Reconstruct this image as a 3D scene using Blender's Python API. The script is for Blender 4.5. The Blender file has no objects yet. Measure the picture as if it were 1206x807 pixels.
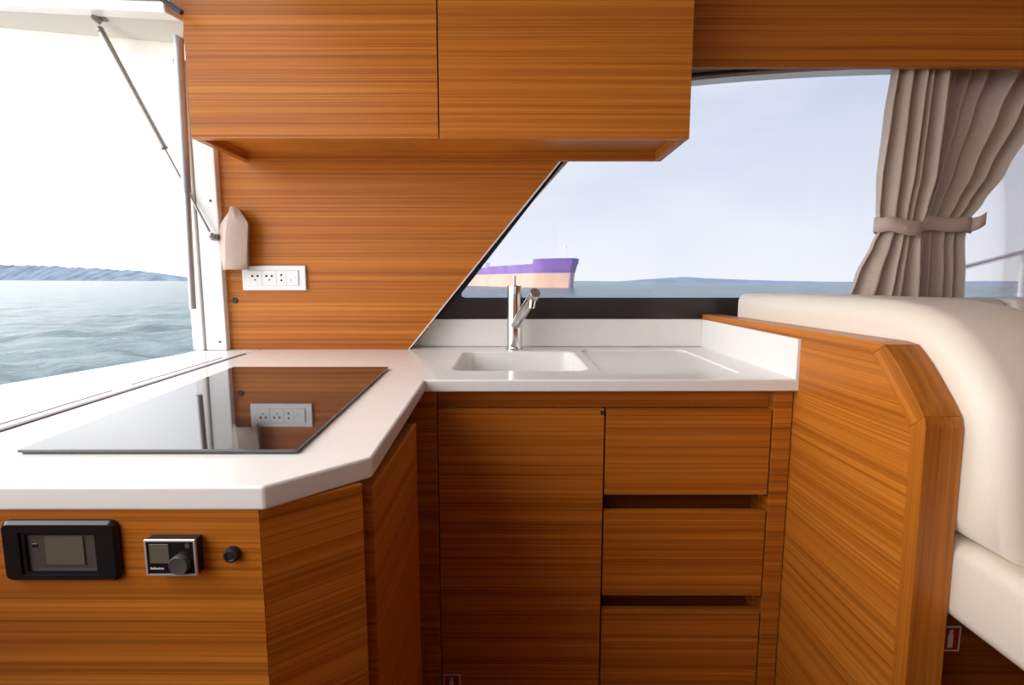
import bpy, bmesh, math, random
from mathutils import Vector, Matrix
random.seed(7)
C = bpy.context.scene
COL = C.collection
R = math.radians

# ------------------------------------------------------------------ camera
cam = bpy.data.objects.new('camera', bpy.data.cameras.new('camera'))
COL.objects.link(cam)
cam.location = (0, 0, 1.1)
cam.rotation_euler = (R(90 - 6.79), 0, 0)
cam.data.sensor_width = 36
cam.data.lens = 18.0
cam.data.clip_start = 0.02
cam.data.clip_end = 20000
C.camera = cam

# ------------------------------------------------------------------ view
C.view_settings.view_transform = 'Standard'
C.view_settings.look = 'None'
C.view_settings.gamma = 1
C.view_settings.use_curve_mapping = False
C.view_settings.exposure = 0.18

# ------------------------------------------------------------------ world: bright hazy sky, glare towards port quarter
SKY = 1.06
GLARE = 4.1
W = bpy.data.worlds.new('world'); C.world = W; W.use_nodes = True
nt = W.node_tree; nt.nodes.clear()
def N(tree, t, **k):
    n = tree.nodes.new(t)
    for a, v in k.items():
        if a.startswith('i_'):
            n.inputs[int(a[2:]) if a[2:].isdigit() else a[2:]].default_value = v
        else: setattr(n, a, v)
    return n
def ramp(tree, pts, fac, interp='LINEAR'):
    n = tree.nodes.new('ShaderNodeValToRGB'); cr = n.color_ramp; cr.interpolation = interp
    while len(cr.elements) < len(pts): cr.elements.new(0.5)
    for e, (p, c) in zip(cr.elements, pts): e.position = p; e.color = c if len(c) == 4 else (*c, 1)
    tree.links.new(fac, n.inputs[0]); return n.outputs[0]
tc = N(nt, 'ShaderNodeTexCoord')
sep = N(nt, 'ShaderNodeSeparateXYZ'); nt.links.new(tc.outputs['Generated'], sep.inputs[0])
base = ramp(nt, [(0.0, (.97, .98, 1.0)), (.10, (.89, .91, .96)), (.36, (.64, .69, .82)), (1.0, (.58, .68, .90))], sep.outputs[2])
mp = N(nt, 'ShaderNodeMapping'); mp.inputs['Scale'].default_value = (1.6, 1.6, 4.2)
nt.links.new(tc.outputs['Generated'], mp.inputs[0])
cl = N(nt, 'ShaderNodeTexNoise'); cl.inputs['Scale'].default_value = 1.7; cl.inputs['Detail'].default_value = 5
nt.links.new(mp.outputs[0], cl.inputs['Vector'])
clm = ramp(nt, [(.38, (0, 0, 0)), (.68, (1, 1, 1))], cl.outputs[0], 'EASE')
mix = N(nt, 'ShaderNodeMix', data_type='RGBA'); mix.inputs[7].default_value = (1.0, 1.0, 1.0, 1)
clf = N(nt, 'ShaderNodeMath', operation='MULTIPLY'); clf.inputs[1].default_value = .6
nt.links.new(clm, clf.inputs[0]); nt.links.new(clf.outputs[0], mix.inputs[0]); nt.links.new(base, mix.inputs[6])
dot = N(nt, 'ShaderNodeVectorMath', operation='DOT_PRODUCT')
dot.inputs[1].default_value = Vector((-.86, -.10, .48)).normalized()
nt.links.new(tc.outputs['Generated'], dot.inputs[0])
gl = ramp(nt, [(.30, (0, 0, 0)), (.60, (.32, .318, .312)), (.85, (.72, .705, .68)), (1.0, (1, .97, .92))], dot.outputs['Value'], 'EASE')
gm = N(nt, 'ShaderNodeVectorMath', operation='SCALE'); gm.inputs['Scale'].default_value = GLARE
nt.links.new(gl, gm.inputs[0])
sm = N(nt, 'ShaderNodeVectorMath', operation='SCALE'); sm.inputs['Scale'].default_value = SKY
nt.links.new(mix.outputs[2], sm.inputs[0])
ad = N(nt, 'ShaderNodeVectorMath', operation='ADD')
nt.links.new(gm.outputs[0], ad.inputs[0]); nt.links.new(sm.outputs[0], ad.inputs[1])
bg = N(nt, 'ShaderNodeBackground'); nt.links.new(ad.outputs[0], bg.inputs[0])
wo = N(nt, 'ShaderNodeOutputWorld'); nt.links.new(bg.outputs[0], wo.inputs[0])


# ------------------------------------------------------------------ materials
def pr(name, col, rough=.5, metal=0, **k):
    m = bpy.data.materials.new(name); m.use_nodes = True
    b = m.node_tree.nodes['Principled BSDF']
    b.inputs['Base Color'].default_value = (*col, 1); b.inputs['Roughness'].default_value = rough
    b.inputs['Metallic'].default_value = metal
    for a, v in k.items(): b.inputs[a.replace('_', ' ')].default_value = v
    return m
def mottled(name, col, rough, amt=.08, scale=40, bump=0.0, metal=0):
    m = pr(name, col, rough, metal); t = m.node_tree; b = t.nodes['Principled BSDF']
    tc = N(t, 'ShaderNodeTexCoord'); n = N(t, 'ShaderNodeTexNoise'); n.inputs['Scale'].default_value = scale; n.inputs['Detail'].default_value = 4
    t.links.new(tc.outputs['Object'], n.inputs['Vector'])
    lo = tuple(c * (1 - amt) for c in col); hi = tuple(min(1, c * (1 + amt)) for c in col)
    t.links.new(ramp(t, [(.3, lo), (.7, hi)], n.outputs[0]), b.inputs['Base Color'])
    if bump:
        bp = N(t, 'ShaderNodeBump'); bp.inputs['Strength'].default_value = bump; bp.inputs['Distance'].default_value = .002
        t.links.new(n.outputs[0], bp.inputs['Height']); t.links.new(bp.outputs[0], b.inputs['Normal'])
    return m
def wood(name, grain='h', tint=(1, 1, 1), rough=.30, contrast=1.0):
    """teak veneer: bands, fine lines and pores, all stretched along the grain"""
    m = pr(name, (.5, .2, .05), rough); t = m.node_tree; b = t.nodes['Principled BSDF']
    tc = N(t, 'ShaderNodeTexCoord'); oi = N(t, 'ShaderNodeObjectInfo')
    w = N(t, 'ShaderNodeMath', operation='MULTIPLY'); w.inputs[1].default_value = 40; t.links.new(oi.outputs['Random'], w.inputs[0])
    wob = N(t, 'ShaderNodeTexNoise', noise_dimensions='4D'); wob.inputs['Scale'].default_value = 2.2; wob.inputs['Detail'].default_value = 1
    t.links.new(tc.outputs['Object'], wob.inputs['Vector']); t.links.new(w.outputs[0], wob.inputs['W'])
    sc = N(t, 'ShaderNodeVectorMath', operation='SCALE'); sc.inputs['Scale'].default_value = .006; t.links.new(wob.outputs['Color'], sc.inputs[0])
    ad = N(t, 'ShaderNodeVectorMath', operation='ADD'); t.links.new(tc.outputs['Object'], ad.inputs[0]); t.links.new(sc.outputs[0], ad.inputs[1])
    def lay(along, across, detail, rgh):
        mp = N(t, 'ShaderNodeMapping')
        mp.inputs['Scale'].default_value = (along, along, across) if grain == 'h' else ((across, across, along) if grain == 'v' else (across, along, across))
        t.links.new(ad.outputs[0], mp.inputs[0])
        n = N(t, 'ShaderNodeTexNoise', noise_dimensions='4D'); n.inputs['Scale'].default_value = 1; n.inputs['Detail'].default_value = detail; n.inputs['Roughness'].default_value = rgh
        t.links.new(mp.outputs[0], n.inputs['Vector']); t.links.new(w.outputs[0], n.inputs['W']); return n.outputs[0]
    n1, n2, n3 = lay(.30, 62, 4, .66), lay(.45, 300, 3, .62), lay(4, 900, 2, .6)
    c = lambda r, g, bl: (r * tint[0], g * tint[1], bl * tint[2])
    a = ramp(t, [(.30, c(.36, .098, .009)), (.5, c(.53, .163, .017)), (.70, c(.68, .240, .033))], n1)
    l2 = ramp(t, [(.36, (1 - .42 * contrast,) * 3), (.52, (1, 1, 1)), (.8, (1.0, 1.0, 1.0))], n2)
    l3 = ramp(t, [(.3, (1 - .16 * contrast,) * 3), (.6, (1, 1, 1))], n3)
    m1 = N(t, 'ShaderNodeMix', data_type='RGBA', blend_type='MULTIPLY'); m1.inputs[0].default_value = 1
    t.links.new(a, m1.inputs[6]); t.links.new(l2, m1.inputs[7])
    m2 = N(t, 'ShaderNodeMix', data_type='RGBA', blend_type='MULTIPLY'); m2.inputs[0].default_value = 1
    t.links.new(m1.outputs[2], m2.inputs[6]); t.links.new(l3, m2.inputs[7])
    t.links.new(m2.outputs[2], b.inputs['Base Color'])
    b.inputs['Specular IOR Level'].default_value = .28
    return m
M = {}
M['teak'] = wood('teak_veneer')
M['teak_y'] = wood('teak_lipping_lengthwise', 'y', (1.0, 1.0, 1.0), .32, .5)
M['teak_v'] = wood('teak_upright_lipping', 'v', (.88, .88, .9), .32, .5)
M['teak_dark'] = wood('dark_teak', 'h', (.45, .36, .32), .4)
M['teak_floor'] = wood('floor_teak', 'y', (.25, .2, .17), .35)
M['solid'] = mottled('white_solid_surface', (.86, .84, .81), .14, .015, 60)
M['gelcoat'] = mottled('white_gelcoat', (.86, .86, .84), .22, .02, 8)
M['cream_frame'] = mottled('cream_painted_frame', (.60, .55, .46), .4, .02, 8)
M['liner'] = mottled('cream_headliner', (.52, .47, .40), .7, .04, 30)
M['leather'] = mottled('ivory_leatherette', (.80, .715, .61), .45, .012, 180, .08)
M['leather_grey'] = mottled('pale_grey_leatherette', (.72, .68, .625), .5, .012, 180, .08)
M['black_gloss'] = pr('black_gloss_plastic', (.012, .012, .013), .08)
M['black_matt'] = pr('black_matt_plastic', (.018, .017, .017), .45)
M['frit'] = pr('black_window_mask', (.022, .018, .02), .22)
M['rubber'] = pr('black_rubber', (.02, .017, .02), .6)
M['gasket'] = pr('purple_grey_gasket', (.17, .14, .17), .5)
M['grey_plastic'] = pr('grey_plastic', (.075, .068, .06), .35)
M['screen'] = pr('reflection_toned_screen', (.13, .115, .085), .08)  # beige-grey reflection put into the base colour
M['silver_plastic'] = pr('silver_plastic', (.75, .73, .70), .3, .6)
M['chrome'] = pr('chrome', (.66, .65, .64), .12, 1)
M['steel_dark'] = mottled('dull_strut_steel', (.30, .28, .26), .4, .06, 90, 0, .8)
M['pole_steel'] = mottled('brushed_pole_steel', (.42, .42, .42), .35, .05, 60, 0, .55)
M['steel'] = mottled('polished_steel', (.66, .65, .63), .34, .06, 90, 0, 1)
M['hob_glass'] = pr('black_ceramic_glass', (.010, .010, .012), .03, 0, IOR=1.95)
M['white_plastic'] = pr('white_plastic', (.84, .85, .85), .3)
M['white_insert'] = pr('white_socket_insert', (.74, .74, .73), .35)
M['dark_hole'] = pr('dark_hole', (.04, .035, .035), .7)
M['yellow'] = pr('yellow_mark', (.7, .55, .2), .5)
M['red'] = pr('red_sign', (.35, .02, .02), .4)
M['sign_white'] = pr('sign_white', (.75, .72, .7), .4)
def fabric(name, col):
    m = pr(name, col, .9); t = m.node_tree; b = t.nodes['Principled BSDF']
    tc = N(t, 'ShaderNodeTexCoord'); n = N(t, 'ShaderNodeTexNoise'); n.inputs['Scale'].default_value = 350; n.inputs['Detail'].default_value = 2
    t.links.new(tc.outputs['Object'], n.inputs['Vector'])
    t.links.new(ramp(t, [(.3, tuple(c * .88 for c in col)), (.7, tuple(c * 1.1 for c in col))], n.outputs[0]), b.inputs['Base Color'])
    bp = N(t, 'ShaderNodeBump'); bp.inputs['Strength'].default_value = .25; bp.inputs['Distance'].default_value = .001
    t.links.new(n.outputs[0], bp.inputs['Height']); t.links.new(bp.outputs[0], b.inputs['Normal'])
    b.inputs['Sheen Weight'].default_value = .25
    tr = N(t, 'ShaderNodeBsdfTranslucent'); tr.inputs[0].default_value = (*col, 1)
    mx = N(t, 'ShaderNodeMixShader'); mx.inputs[0].default_value = .20
    o = t.nodes['Material Output']; t.links.new(b.outputs[0], mx.inputs[1]); t.links.new(tr.outputs[0], mx.inputs[2]); t.links.new(mx.outputs[0], o.inputs[0])
    return m
M['taupe'] = fabric('taupe_curtain_fabric', (.70, .57, .48))
M['taupe_light'] = fabric('taupe_tieback_fabric', (.68, .53, .45))
def glass(name, tint, refl=1.0):
    m = bpy.data.materials.new(name); m.use_nodes = True; t = m.node_tree; t.nodes.clear()
    tr = N(t, 'ShaderNodeBsdfTransparent'); tr.inputs[0].default_value = (*tint, 1)
    g = N(t, 'ShaderNodeBsdfGlossy'); g.inputs['Roughness'].default_value = .0
    f = N(t, 'ShaderNodeFresnel'); f.inputs[0].default_value = 1.45
    k = N(t, 'ShaderNodeMath', operation='MULTIPLY'); k.inputs[1].default_value = refl
    mx = N(t, 'ShaderNodeMixShader'); o = N(t, 'ShaderNodeOutputMaterial')
    t.links.new(f.outputs[0], k.inputs[0]); t.links.new(k.outputs[0], mx.inputs[0]); t.links.new(tr.outputs[0], mx.inputs[1]); t.links.new(g.outputs[0], mx.inputs[2]); t.links.new(mx.outputs[0], o.inputs[0])
    return m
M['pane'] = glass('tinted_window_glass', (.875, .89, .925), .5)
M['pane_grey'] = glass('smoked_hatch_glass', (.45, .44, .42), .6)
# exterior
def water():
    m = pr('sea_water', (.10, .17, .20), .22, 0, IOR=1.33, Specular_IOR_Level=.05); t = m.node_tree; b = t.nodes['Principled BSDF']
    tc = N(t, 'ShaderNodeTexCoord')
    hs = []
    for s, st in ((2.6, 1), (.55, 1)):
        mp = N(t, 'ShaderNodeMapping'); mp.inputs['Scale'].default_value = (s * .55, s, s); mp.inputs['Rotation'].default_value = (0, 0, .35)
        t.links.new(tc.outputs['Object'], mp.inputs[0])
        n = N(t, 'ShaderNodeTexNoise'); n.inputs['Scale'].default_value = 1; n.inputs['Detail'].default_value = 6; n.inputs['Roughness'].default_value = .62
        t.links.new(mp.outputs[0], n.inputs['Vector']); hs.append(n.outputs[0])
    a = N(t, 'ShaderNodeMath', operation='MULTIPLY'); a.inputs[1].default_value = 3.0; t.links.new(hs[1], a.inputs[0])
    s = N(t, 'ShaderNodeMath', operation='ADD'); t.links.new(hs[0], s.inputs[0]); t.links.new(a.outputs[0], s.inputs[1])
    bp = N(t, 'ShaderNodeBump'); bp.inputs['Strength'].default_value = .55; bp.inputs['Distance'].default_value = .22
    t.links.new(s.outputs[0], bp.inputs['Height']); t.links.new(bp.outputs[0], b.inputs['Normal'])
    t.links.new(ramp(t, [(.35, (.042, .092, .106)), (.65, (.13, .19, .21))], hs[1]), b.inputs['Base Color'])
    return m
M['water'] = water()
M['hill'] = mottled('hazed_wooded_shore', (.16, .215, .28), .9, .3, .02)  # blue-grey haze of distance mixed into the base colour
M['hill_far'] = mottled('hazed_far_hill', (.19, .23, .32), .9, .1, .004)  # pale blue distance haze painted into the colour
M['ship_purple'] = mottled('faded_purple_hull_paint', (.27, .14, .42), .5, .18, .06)
M['ship_salmon'] = mottled('salmon_antifouling', (.86, .50, .36), .55, .12, .05)
M['ship_grey'] = pr('grey_stem_paint', (.22, .21, .28), .5)
M['ship_white'] = pr('ship_white_paint', (.85, .85, .87), .4)

# ------------------------------------------------------------------ helpers
def finish(o, smooth=35):
    me = o.data
    me.polygons.foreach_set('use_smooth', [True] * len(me.polygons))
    if smooth is not None and smooth < 45 and not any(m.type == 'WEIGHTED_NORMAL' for m in o.modifiers):
        wn = o.modifiers.new('weighted', 'WEIGHTED_NORMAL'); wn.keep_sharp = True; wn.weight = 100
    if smooth is not None and hasattr(me, 'set_sharp_from_angle'): me.set_sharp_from_angle(angle=R(smooth))
    return o
def obj(name, bm, mat, parent=None, smooth=35, recalc=True):
    if recalc: bmesh.ops.recalc_face_normals(bm, faces=bm.faces)
    me = bpy.data.meshes.new(name); bm.to_mesh(me); bm.free()
    for m in (mat if isinstance(mat, (list, tuple)) else [mat]): me.materials.append(M[m])
    o = bpy.data.objects.new(name, me); COL.objects.link(o)
    if parent is not None:
        o.parent = parent
        p = parent; off = Vector((0, 0, 0))
        while p is not None: off += p.location; p = p.parent
        me.transform(Matrix.Translation(-off))
    return finish(o, smooth)
def recentre(o):
    """put a single mesh's origin at its base"""
    vs = [v.co for v in o.data.vertices]
    c = Vector(((min(v.x for v in vs) + max(v.x for v in vs)) / 2, (min(v.y for v in vs) + max(v.y for v in vs)) / 2, min(v.z for v in vs)))
    o.data.transform(Matrix.Translation(-c)); o.location = c; return o
def thing(name, label, cat, loc=(0, 0, 0), group=None, kind=None):
    o = bpy.data.objects.new(name, None); COL.objects.link(o); o.location = loc; o.empty_display_size = .05
    o['label'] = label; o['category'] = cat
    if group: o['group'] = group
    if kind: o['kind'] = kind
    return o
def tag(o, label, cat, group=None, kind=None):
    o['label'] = label; o['category'] = cat
    if group: o['group'] = group
    if kind: o['kind'] = kind
    return recentre(o)
def struct(o, label=None, cat=None):
    o['kind'] = 'structure'
    if label: o['label'] = label
    if cat: o['category'] = cat
    return o
def bx(bm, x0, x1, y0, y1, z0, z1, bev=0.0, seg=2, mi=0):
    r = bmesh.ops.create_cube(bm, size=1.0); vs = r['verts']
    bmesh.ops.transform(bm, matrix=Matrix.Translation(((x0 + x1) / 2, (y0 + y1) / 2, (z0 + z1) / 2)) @ Matrix.Diagonal((abs(x1 - x0), abs(y1 - y0), abs(z1 - z0), 1)), verts=vs)
    fs = list({f for v in vs for f in v.link_faces})
    for f in fs: f.material_index = mi
    if bev:
        bmesh.ops.bevel(bm, geom=list({e for v in vs for e in v.link_edges}), offset=bev, segments=seg, profile=.5, affect='EDGES')
    return bm
def box(*a, **k): return bx(bmesh.new(), *a, **k)
def prism(pts, d, bm=None, bev=0.0, seg=2, caps_only=False, mi=0):
    """closed polygon of 3D points pushed along vector d"""
    bm = bm or bmesh.new(); d = Vector(d)
    a = [bm.verts.new(Vector(p)) for p in pts]; b = [bm.verts.new(Vector(p) + d) for p in pts]
    n = len(pts); fs = [bm.faces.new(a), bm.faces.new(b[::-1])]
    for i in range(n): fs.append(bm.faces.new((a[i], b[i], b[(i + 1) % n], a[(i + 1) % n])))
    for f in fs: f.material_index = mi
    bmesh.ops.recalc_face_normals(bm, faces=fs)
    if bev:
        es = {e for f in (fs[:2] if caps_only else fs) for e in f.edges}
        bmesh.ops.bevel(bm, geom=list(es), offset=bev, segments=seg, profile=.5, affect='EDGES')
    return bm
def tube(bm, pts, r, n=14, cap=True, mi=0):
    pts = [Vector(p) for p in pts]; rs = r if isinstance(r, (list, tuple)) else [r] * len(pts)
    rings = []; up = None
    for i, p in enumerate(pts):
        t = (pts[min(i + 1, len(pts) - 1)] - pts[max(i - 1, 0)]).normalized()
        if up is None: up = Vector((0, 0, 1)) if abs(t.z) < .9 else Vector((1, 0, 0))
        u = (up - t * up.dot(t)).normalized(); v = t.cross(u); up = u
        rings.append([bm.verts.new(p + (u * math.cos(2 * math.pi * k / n) + v * math.sin(2 * math.pi * k / n)) * rs[i]) for k in range(n)])
    for a, b in zip(rings, rings[1:]):
        for k in range(n): bm.faces.new((a[k], a[(k + 1) % n], b[(k + 1) % n], b[k])).material_index = mi
    if cap: bm.faces.new(rings[0][::-1]).material_index = mi; bm.faces.new(rings[-1]).material_index = mi
    return bm
def lathe(bm, prof, o, axis=(0, 0, 1), n=28):
    """profile [(radius, height)] turned round an axis through o"""
    ax = Vector(axis).normalized(); q = Vector((0, 0, 1)).rotation_difference(ax); rings = []
    for r, h in prof:
        rings.append([bm.verts.new(Vector(o) + q @ Vector((max(r, 1e-5) * math.cos(2 * math.pi * k / n), max(r, 1e-5) * math.sin(2 * math.pi * k / n), h))) for k in range(n)])
    for a, b in zip(rings, rings[1:]):
        for k in range(n): bm.faces.new((a[k], a[(k + 1) % n], b[(k + 1) % n], b[k]))
    bm.faces.new(rings[0][::-1]); bm.faces.new(rings[-1]); return bm
def rrect(x0, x1, y0, y1, r, n=6):
    out = []
    for cx, cy, a0 in ((x1 - r, y1 - r, 0), (x0 + r, y1 - r, 90), (x0 + r, y0 + r, 180), (x1 - r, y0 + r, 270)):
        for i in range(n + 1):
            a = R(a0 + 90 * i / n); out.append((cx + r * math.cos(a), cy + r * math.sin(a)))
    return out
def loft(bm, rings, cap0=False, cap1=True):
    vs = [[bm.verts.new(Vector(p)) for p in r] for r in rings]; n = len(vs[0])
    for a, b in zip(vs, vs[1:]):
        for k in range(n): bm.faces.new((a[k], a[(k + 1) % n], b[(k + 1) % n], b[k]))
    if cap0: bm.faces.new(vs[0][::-1])
    if cap1: bm.faces.new(vs[-1])
    return bm
def cut(o, cutter_bms):
    """boolean difference, evaluated at once; cutters are removed"""
    cs = []
    o.modifiers.clear()
    for b in cutter_bms:
        bmesh.ops.recalc_face_normals(b, faces=b.faces)
        me = bpy.data.meshes.new('cutter'); b.to_mesh(me); b.free()
        c = bpy.data.objects.new('cutter', me); COL.objects.link(c); cs.append(c)
        md = o.modifiers.new('cut', 'BOOLEAN'); md.object = c; md.operation = 'DIFFERENCE'; md.solver = 'EXACT'
    dg = bpy.context.evaluated_depsgraph_get(); dg.update()
    me = bpy.data.meshes.new_from_object(o.evaluated_get(dg)); o.modifiers.clear(); old = o.data; o.data = me; me.name = old.name
    bpy.data.meshes.remove(old)
    for c in cs: m = c.data; bpy.data.objects.remove(c); bpy.data.meshes.remove(m)
    return finish(o)
# the boat heels a quarter of a degree: everything outside tilts with the sea
HEEL = Matrix.Translation((0, 0, 1.1)) @ Matrix.Rotation(R(.27), 4, 'Y') @ Matrix.Translation((0, 0, -1.1))
SEA = -2.9

# ================================================================== SETTING: sea and shore
def make_sea():
    bm = bmesh.new(); rows, cols = 330, 340
    waves = []
    for k in range(33):
        L = .55 * (1.085 ** k); a = R(random.gauss(70, 26)); waves.append((2 * math.pi / L, math.cos(a), math.sin(a), .014 * L ** .8, random.uniform(0, 6.28), L))
    grid = []
    for i in range(rows + 1):
        r = 6.0 * (9500 / 6.0) ** (i / rows); dr = r * (math.log(9500 / 6.0) / rows); row = []
        for j in range(cols + 1):
            th = R(-82 + 164 * j / cols); x, y = r * math.sin(th), r * math.cos(th); z = 0
            for kk, cx, cy, A, ph, L in waves:
                w = min(1, max(0, L / (2.2 * dr) - .6))
                if w: z += w * A * math.sin(kk * (x * cx + y * cy) + ph)
            row.append(bm.verts.new((x, y, SEA + z)))
        grid.append(row)
    for i in range(rows):
        for j in range(cols): bm.faces.new((grid[i][j], grid[i][j + 1], grid[i + 1][j + 1], grid[i + 1][j]))
    bm.transform(HEEL)
    return obj('sea', bm, 'water', None, None, recalc=True)
sea = make_sea(); sea['label'] = 'choppy grey blue sea outside the boat'; sea['category'] = 'sea'; sea['kind'] = 'structure'
def ridge(name, prof, dist, depth, mat, label, bumpy, step):
    """rounded land mass following a skyline [(x, height)] at a distance"""
    bm = bmesh.new(); xs = []; x = prof[0][0]
    while x <= prof[-1][0]: xs.append(x); x += step
    def hgt(x):
        for (a, h0), (b, h1) in zip(prof, prof[1:]):
            if a <= x <= b: t = (x - a) / (b - a); return h0 + (h1 - h0) * t
        return 0
    rows = [(0, 0), (.12, .35), (.28, .72), (.45, 1.0), (.7, .8), (1.0, 0)]; g = []
    for x in xs:
        h = hgt(x); nz = 1 + bumpy * (random.random() - .5)
        g.append([bm.verts.new((x, dist + depth * d + random.uniform(-.02, .02) * depth, SEA - .5 + max(h, .5) * k * (nz if 0 < k else 1))) for d, k in rows])
    for a, b in zip(g, g[1:]):
        for i in range(len(rows) - 1): bm.faces.new((a[i], b[i], b[i + 1], a[i + 1]))
    bm.transform(HEEL); o = obj(name, bm, mat, None, 60)
    return tag(o, label, 'hill')
k = 2000 / 603
ridge('headland', [((p - 603) * k, h * k) for p, h in ((-420, 16), (-150, 20), (0, 18.5), (25, 17.5), (60, 16), (130, 13), (165, 9), (195, 4.5), (222, .6))], 2000, 300, 'hill', 'low wooded haze-tinted headland on the horizon, seen through the open side', .16, 9)
k = 4000 / 603
ridge('far_hill', [((p - 603) * k, h * k) for p, h in ((640, 1.0), (690, 1.8), (735, 1.6), (765, 4), (800, 6.6), (818, 7.4), (845, 5.8), (880, 4.6), (930, 3.2), (1000, 2.4), (1100, 2.2), (1180, 4.0), (1260, 4), (1500, 3))], 4000, 500, 'hill_far', 'haze-tinted rounded hill on the horizon right of the tanker', .05, 30)

# ------------------------------------------------------------------ tanker
def make_ship():
    heading = Vector((80, -182, 0)).normalized(); ang = math.atan2(heading.y, heading.x)
    root = thing('tanker', 'purple and salmon hulled tanker lying off, seen past the tap', 'ship', (0, 0, 0))
    MAT = HEEL @ Matrix.Translation((40.0, 337, SEA)) @ Matrix.Rotation(ang, 4, 'Z')
    L, B = 275, 15.5
    def half(x, z):         # x from the stem aft (negative forward is 0)
        s = min(1, max(0, -x / (38 - .55 * z))); return B * (1 - (1 - s) ** 2.3) + .25
    def stem(z): return -3.4 + .30 * max(0, z - 9.5)
    def shell(z0, z1, nz, x_end, name, mat):
        bm = bmesh.new(); N_ = 44; rings = []
        for i in range(nz + 1):
            z = z0 + (z1 - z0) * i / nz; st = stem(z); port = []; star = []
            for j in range(N_ + 1):
                t = j / N_; x = x_end * t * t if True else 0
                xx = st + x; port.append((xx, half(x, z), z)); star.append((xx, -half(x, z), z))
            rings.append([bm.verts.new(p) for p in port[::-1] + star[1:]])
        for a, b in zip(rings, rings[1:]):
            for q in range(len(a) - 1): bm.faces.new((a[q], a[q + 1], b[q + 1], b[q]))
            bm.faces.new((a[-1], a[0], b[0], b[-1]))
        bm.faces.new(rings[-1]); bm.faces.new(rings[0][::-1]); bm.transform(MAT)
        return obj(name, bm, mat, root, 40)
    shell(-1.5, 9.8, 5, -L, 'hull_bottom', 'ship_salmon')
    shell(9.8, 15.8, 4, -L, 'hull_side', 'ship_purple')
    shell(15.8, 19.4, 3, -27, 'forecastle', 'ship_purple')
    bm = bmesh.new(); tube(bm, [(-3.6, 0, -1.5), (-3.2, 0, 4), (-2.9, 0, 9.6)], [1.5, 1.3, 1.0], 12); bm.transform(MAT); obj('stem_bar', bm, 'ship_grey', root)
    def add(name, fn, mat, smooth=35):
        bm = bmesh.new(); fn(bm); bm.transform(MAT); return obj(name, bm, mat, root, smooth)
    def rail(bm):
        for i in range(26):
            x = -27 - i * 1.2; tube(bm, [(x, 15.2 * .99 if x < -36 else half(x, 16), 15.8), (x, 15.2 * .99 if x < -36 else half(x, 16), 17.0)], .06, 5)
        for h in (16.4, 17.0): tube(bm, [(x, half(x, 16), h) for x in [-27 - 4 * i for i in range(40)]], .05, 5)
    add('railing', rail, 'ship_white')
    def bow_rail(bm):
        pts = [(x + stem(19.4), half(x, 19.4) * .97, 0) for x in (-27, -22, -17, -12, -8, -5, -3, -1)]
        for dz in (20.0, 20.6): tube(bm, [(a, b, dz) for a, b, _ in pts], .07, 5)
        for a, b, _ in pts: tube(bm, [(a, b, 19.4), (a, b, 20.6)], .07, 5)
    add('bow_railing', bow_rail, 'ship_white')
    def mast(bm):
        tube(bm, [(-11, 0, 19.4), (-11, 0, 31)], [.35, .18], 8); tube(bm, [(-11, -1.6, 25.5), (-11, 1.6, 25.5)], .14, 6); bx(bm, -11.6, -10.4, -.7, .7, 27.0, 27.6)
    add('foremast', mast, 'ship_white')
    def derrick(bm):
        tube(bm, [(-174, 6, 15.8), (-174, 6, 27)], [.9, .6], 8); tube(bm, [(-174, 6, 24), (-160, 6, 28)], [.5, .3], 8); bx(bm, -177.5, -171.5, 3.5, 8.5, 15.8, 22)
    add('deck_crane', derrick, 'ship_white')
    def pipes(bm):
        for y in (-3, -1, 1, 3): tube(bm, [(-34, y, 16.9), (-150, y, 16.9)], .35, 6)
        for i in range(10): bx(bm, -40 - 11 * i, -39.2 - 11 * i, -4, 4, 15.8, 16.7)
    add('deck_pipes', pipes, 'ship_purple')
    def tower(bm):
        bx(bm, -252, -232, -12, 12, 15.8, 30); bx(bm, -249, -234, -15, 15, 30, 33.5); bx(bm, -262, -255, -4, 4, 15.8, 34)
    add('superstructure', tower, 'ship_white')
    def hawse(bm): lathe(bm, [(0, -.2), (1.0, -.2), (1.0, .4), (0, .4)], (-17.5, half(-17.5 + 1.5, 17.2), 17.2), (-.25, .97, 0), 14)
    add('anchor_pocket', hawse, 'ship_white')
make_ship()

# ================================================================== SETTING: boat shell
XR = 2.6
YF = -2.1                 # the opposite side of the saloon, behind the camera
struct(obj('floor', box(-.9, XR, YF, 1.6, -.03, 0), 'teak_floor'))
struct(obj('ceiling', box(-.70, XR, YF, 1.66, 1.98, 2.03), 'liner'))
struct(obj('wall_right', box(XR, XR + .05, YF, 1.66, 0, 1.98), 'teak'))
bm = box(-.9, XR, YF - .05, YF, 0, 1.02); bx(bm, -.9, XR, YF - .05, YF, 1.76, 1.98); bx(bm, 1.5, XR, YF - .05, YF, 1.02, 1.76); bx(bm, -.9, -.62, YF - .05, YF, 1.02, 1.76)
struct(obj('wall_front', bm, 'teak'))
win = thing('added_window', 'unseen saloon window added on the opposite side for light', 'window', (.44, YF - .03, 1.02), kind='structure')  # out of view, added to light the backsplash and cabinet fronts
obj('pane', box(-.62, 1.5, YF - .03, YF - .024, 1.02, 1.76), 'pane', win)
obj('centre_bar', box(.42, .46, YF - .045, YF - .005, 1.02, 1.76, .003), 'gelcoat', win)
struct(obj('shade_block', box(-.755, XR, -.95, -.30, 0, 1.0, .004), 'teak'), 'unseen low teak block added to shade the lower cabinets', 'unit')  # unseen block added to keep window light off the lower cabinets
bm = box(-.80, -.76, YF, .40, 0, .86)
struct(obj('wall_left', bm, 'teak'))
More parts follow.
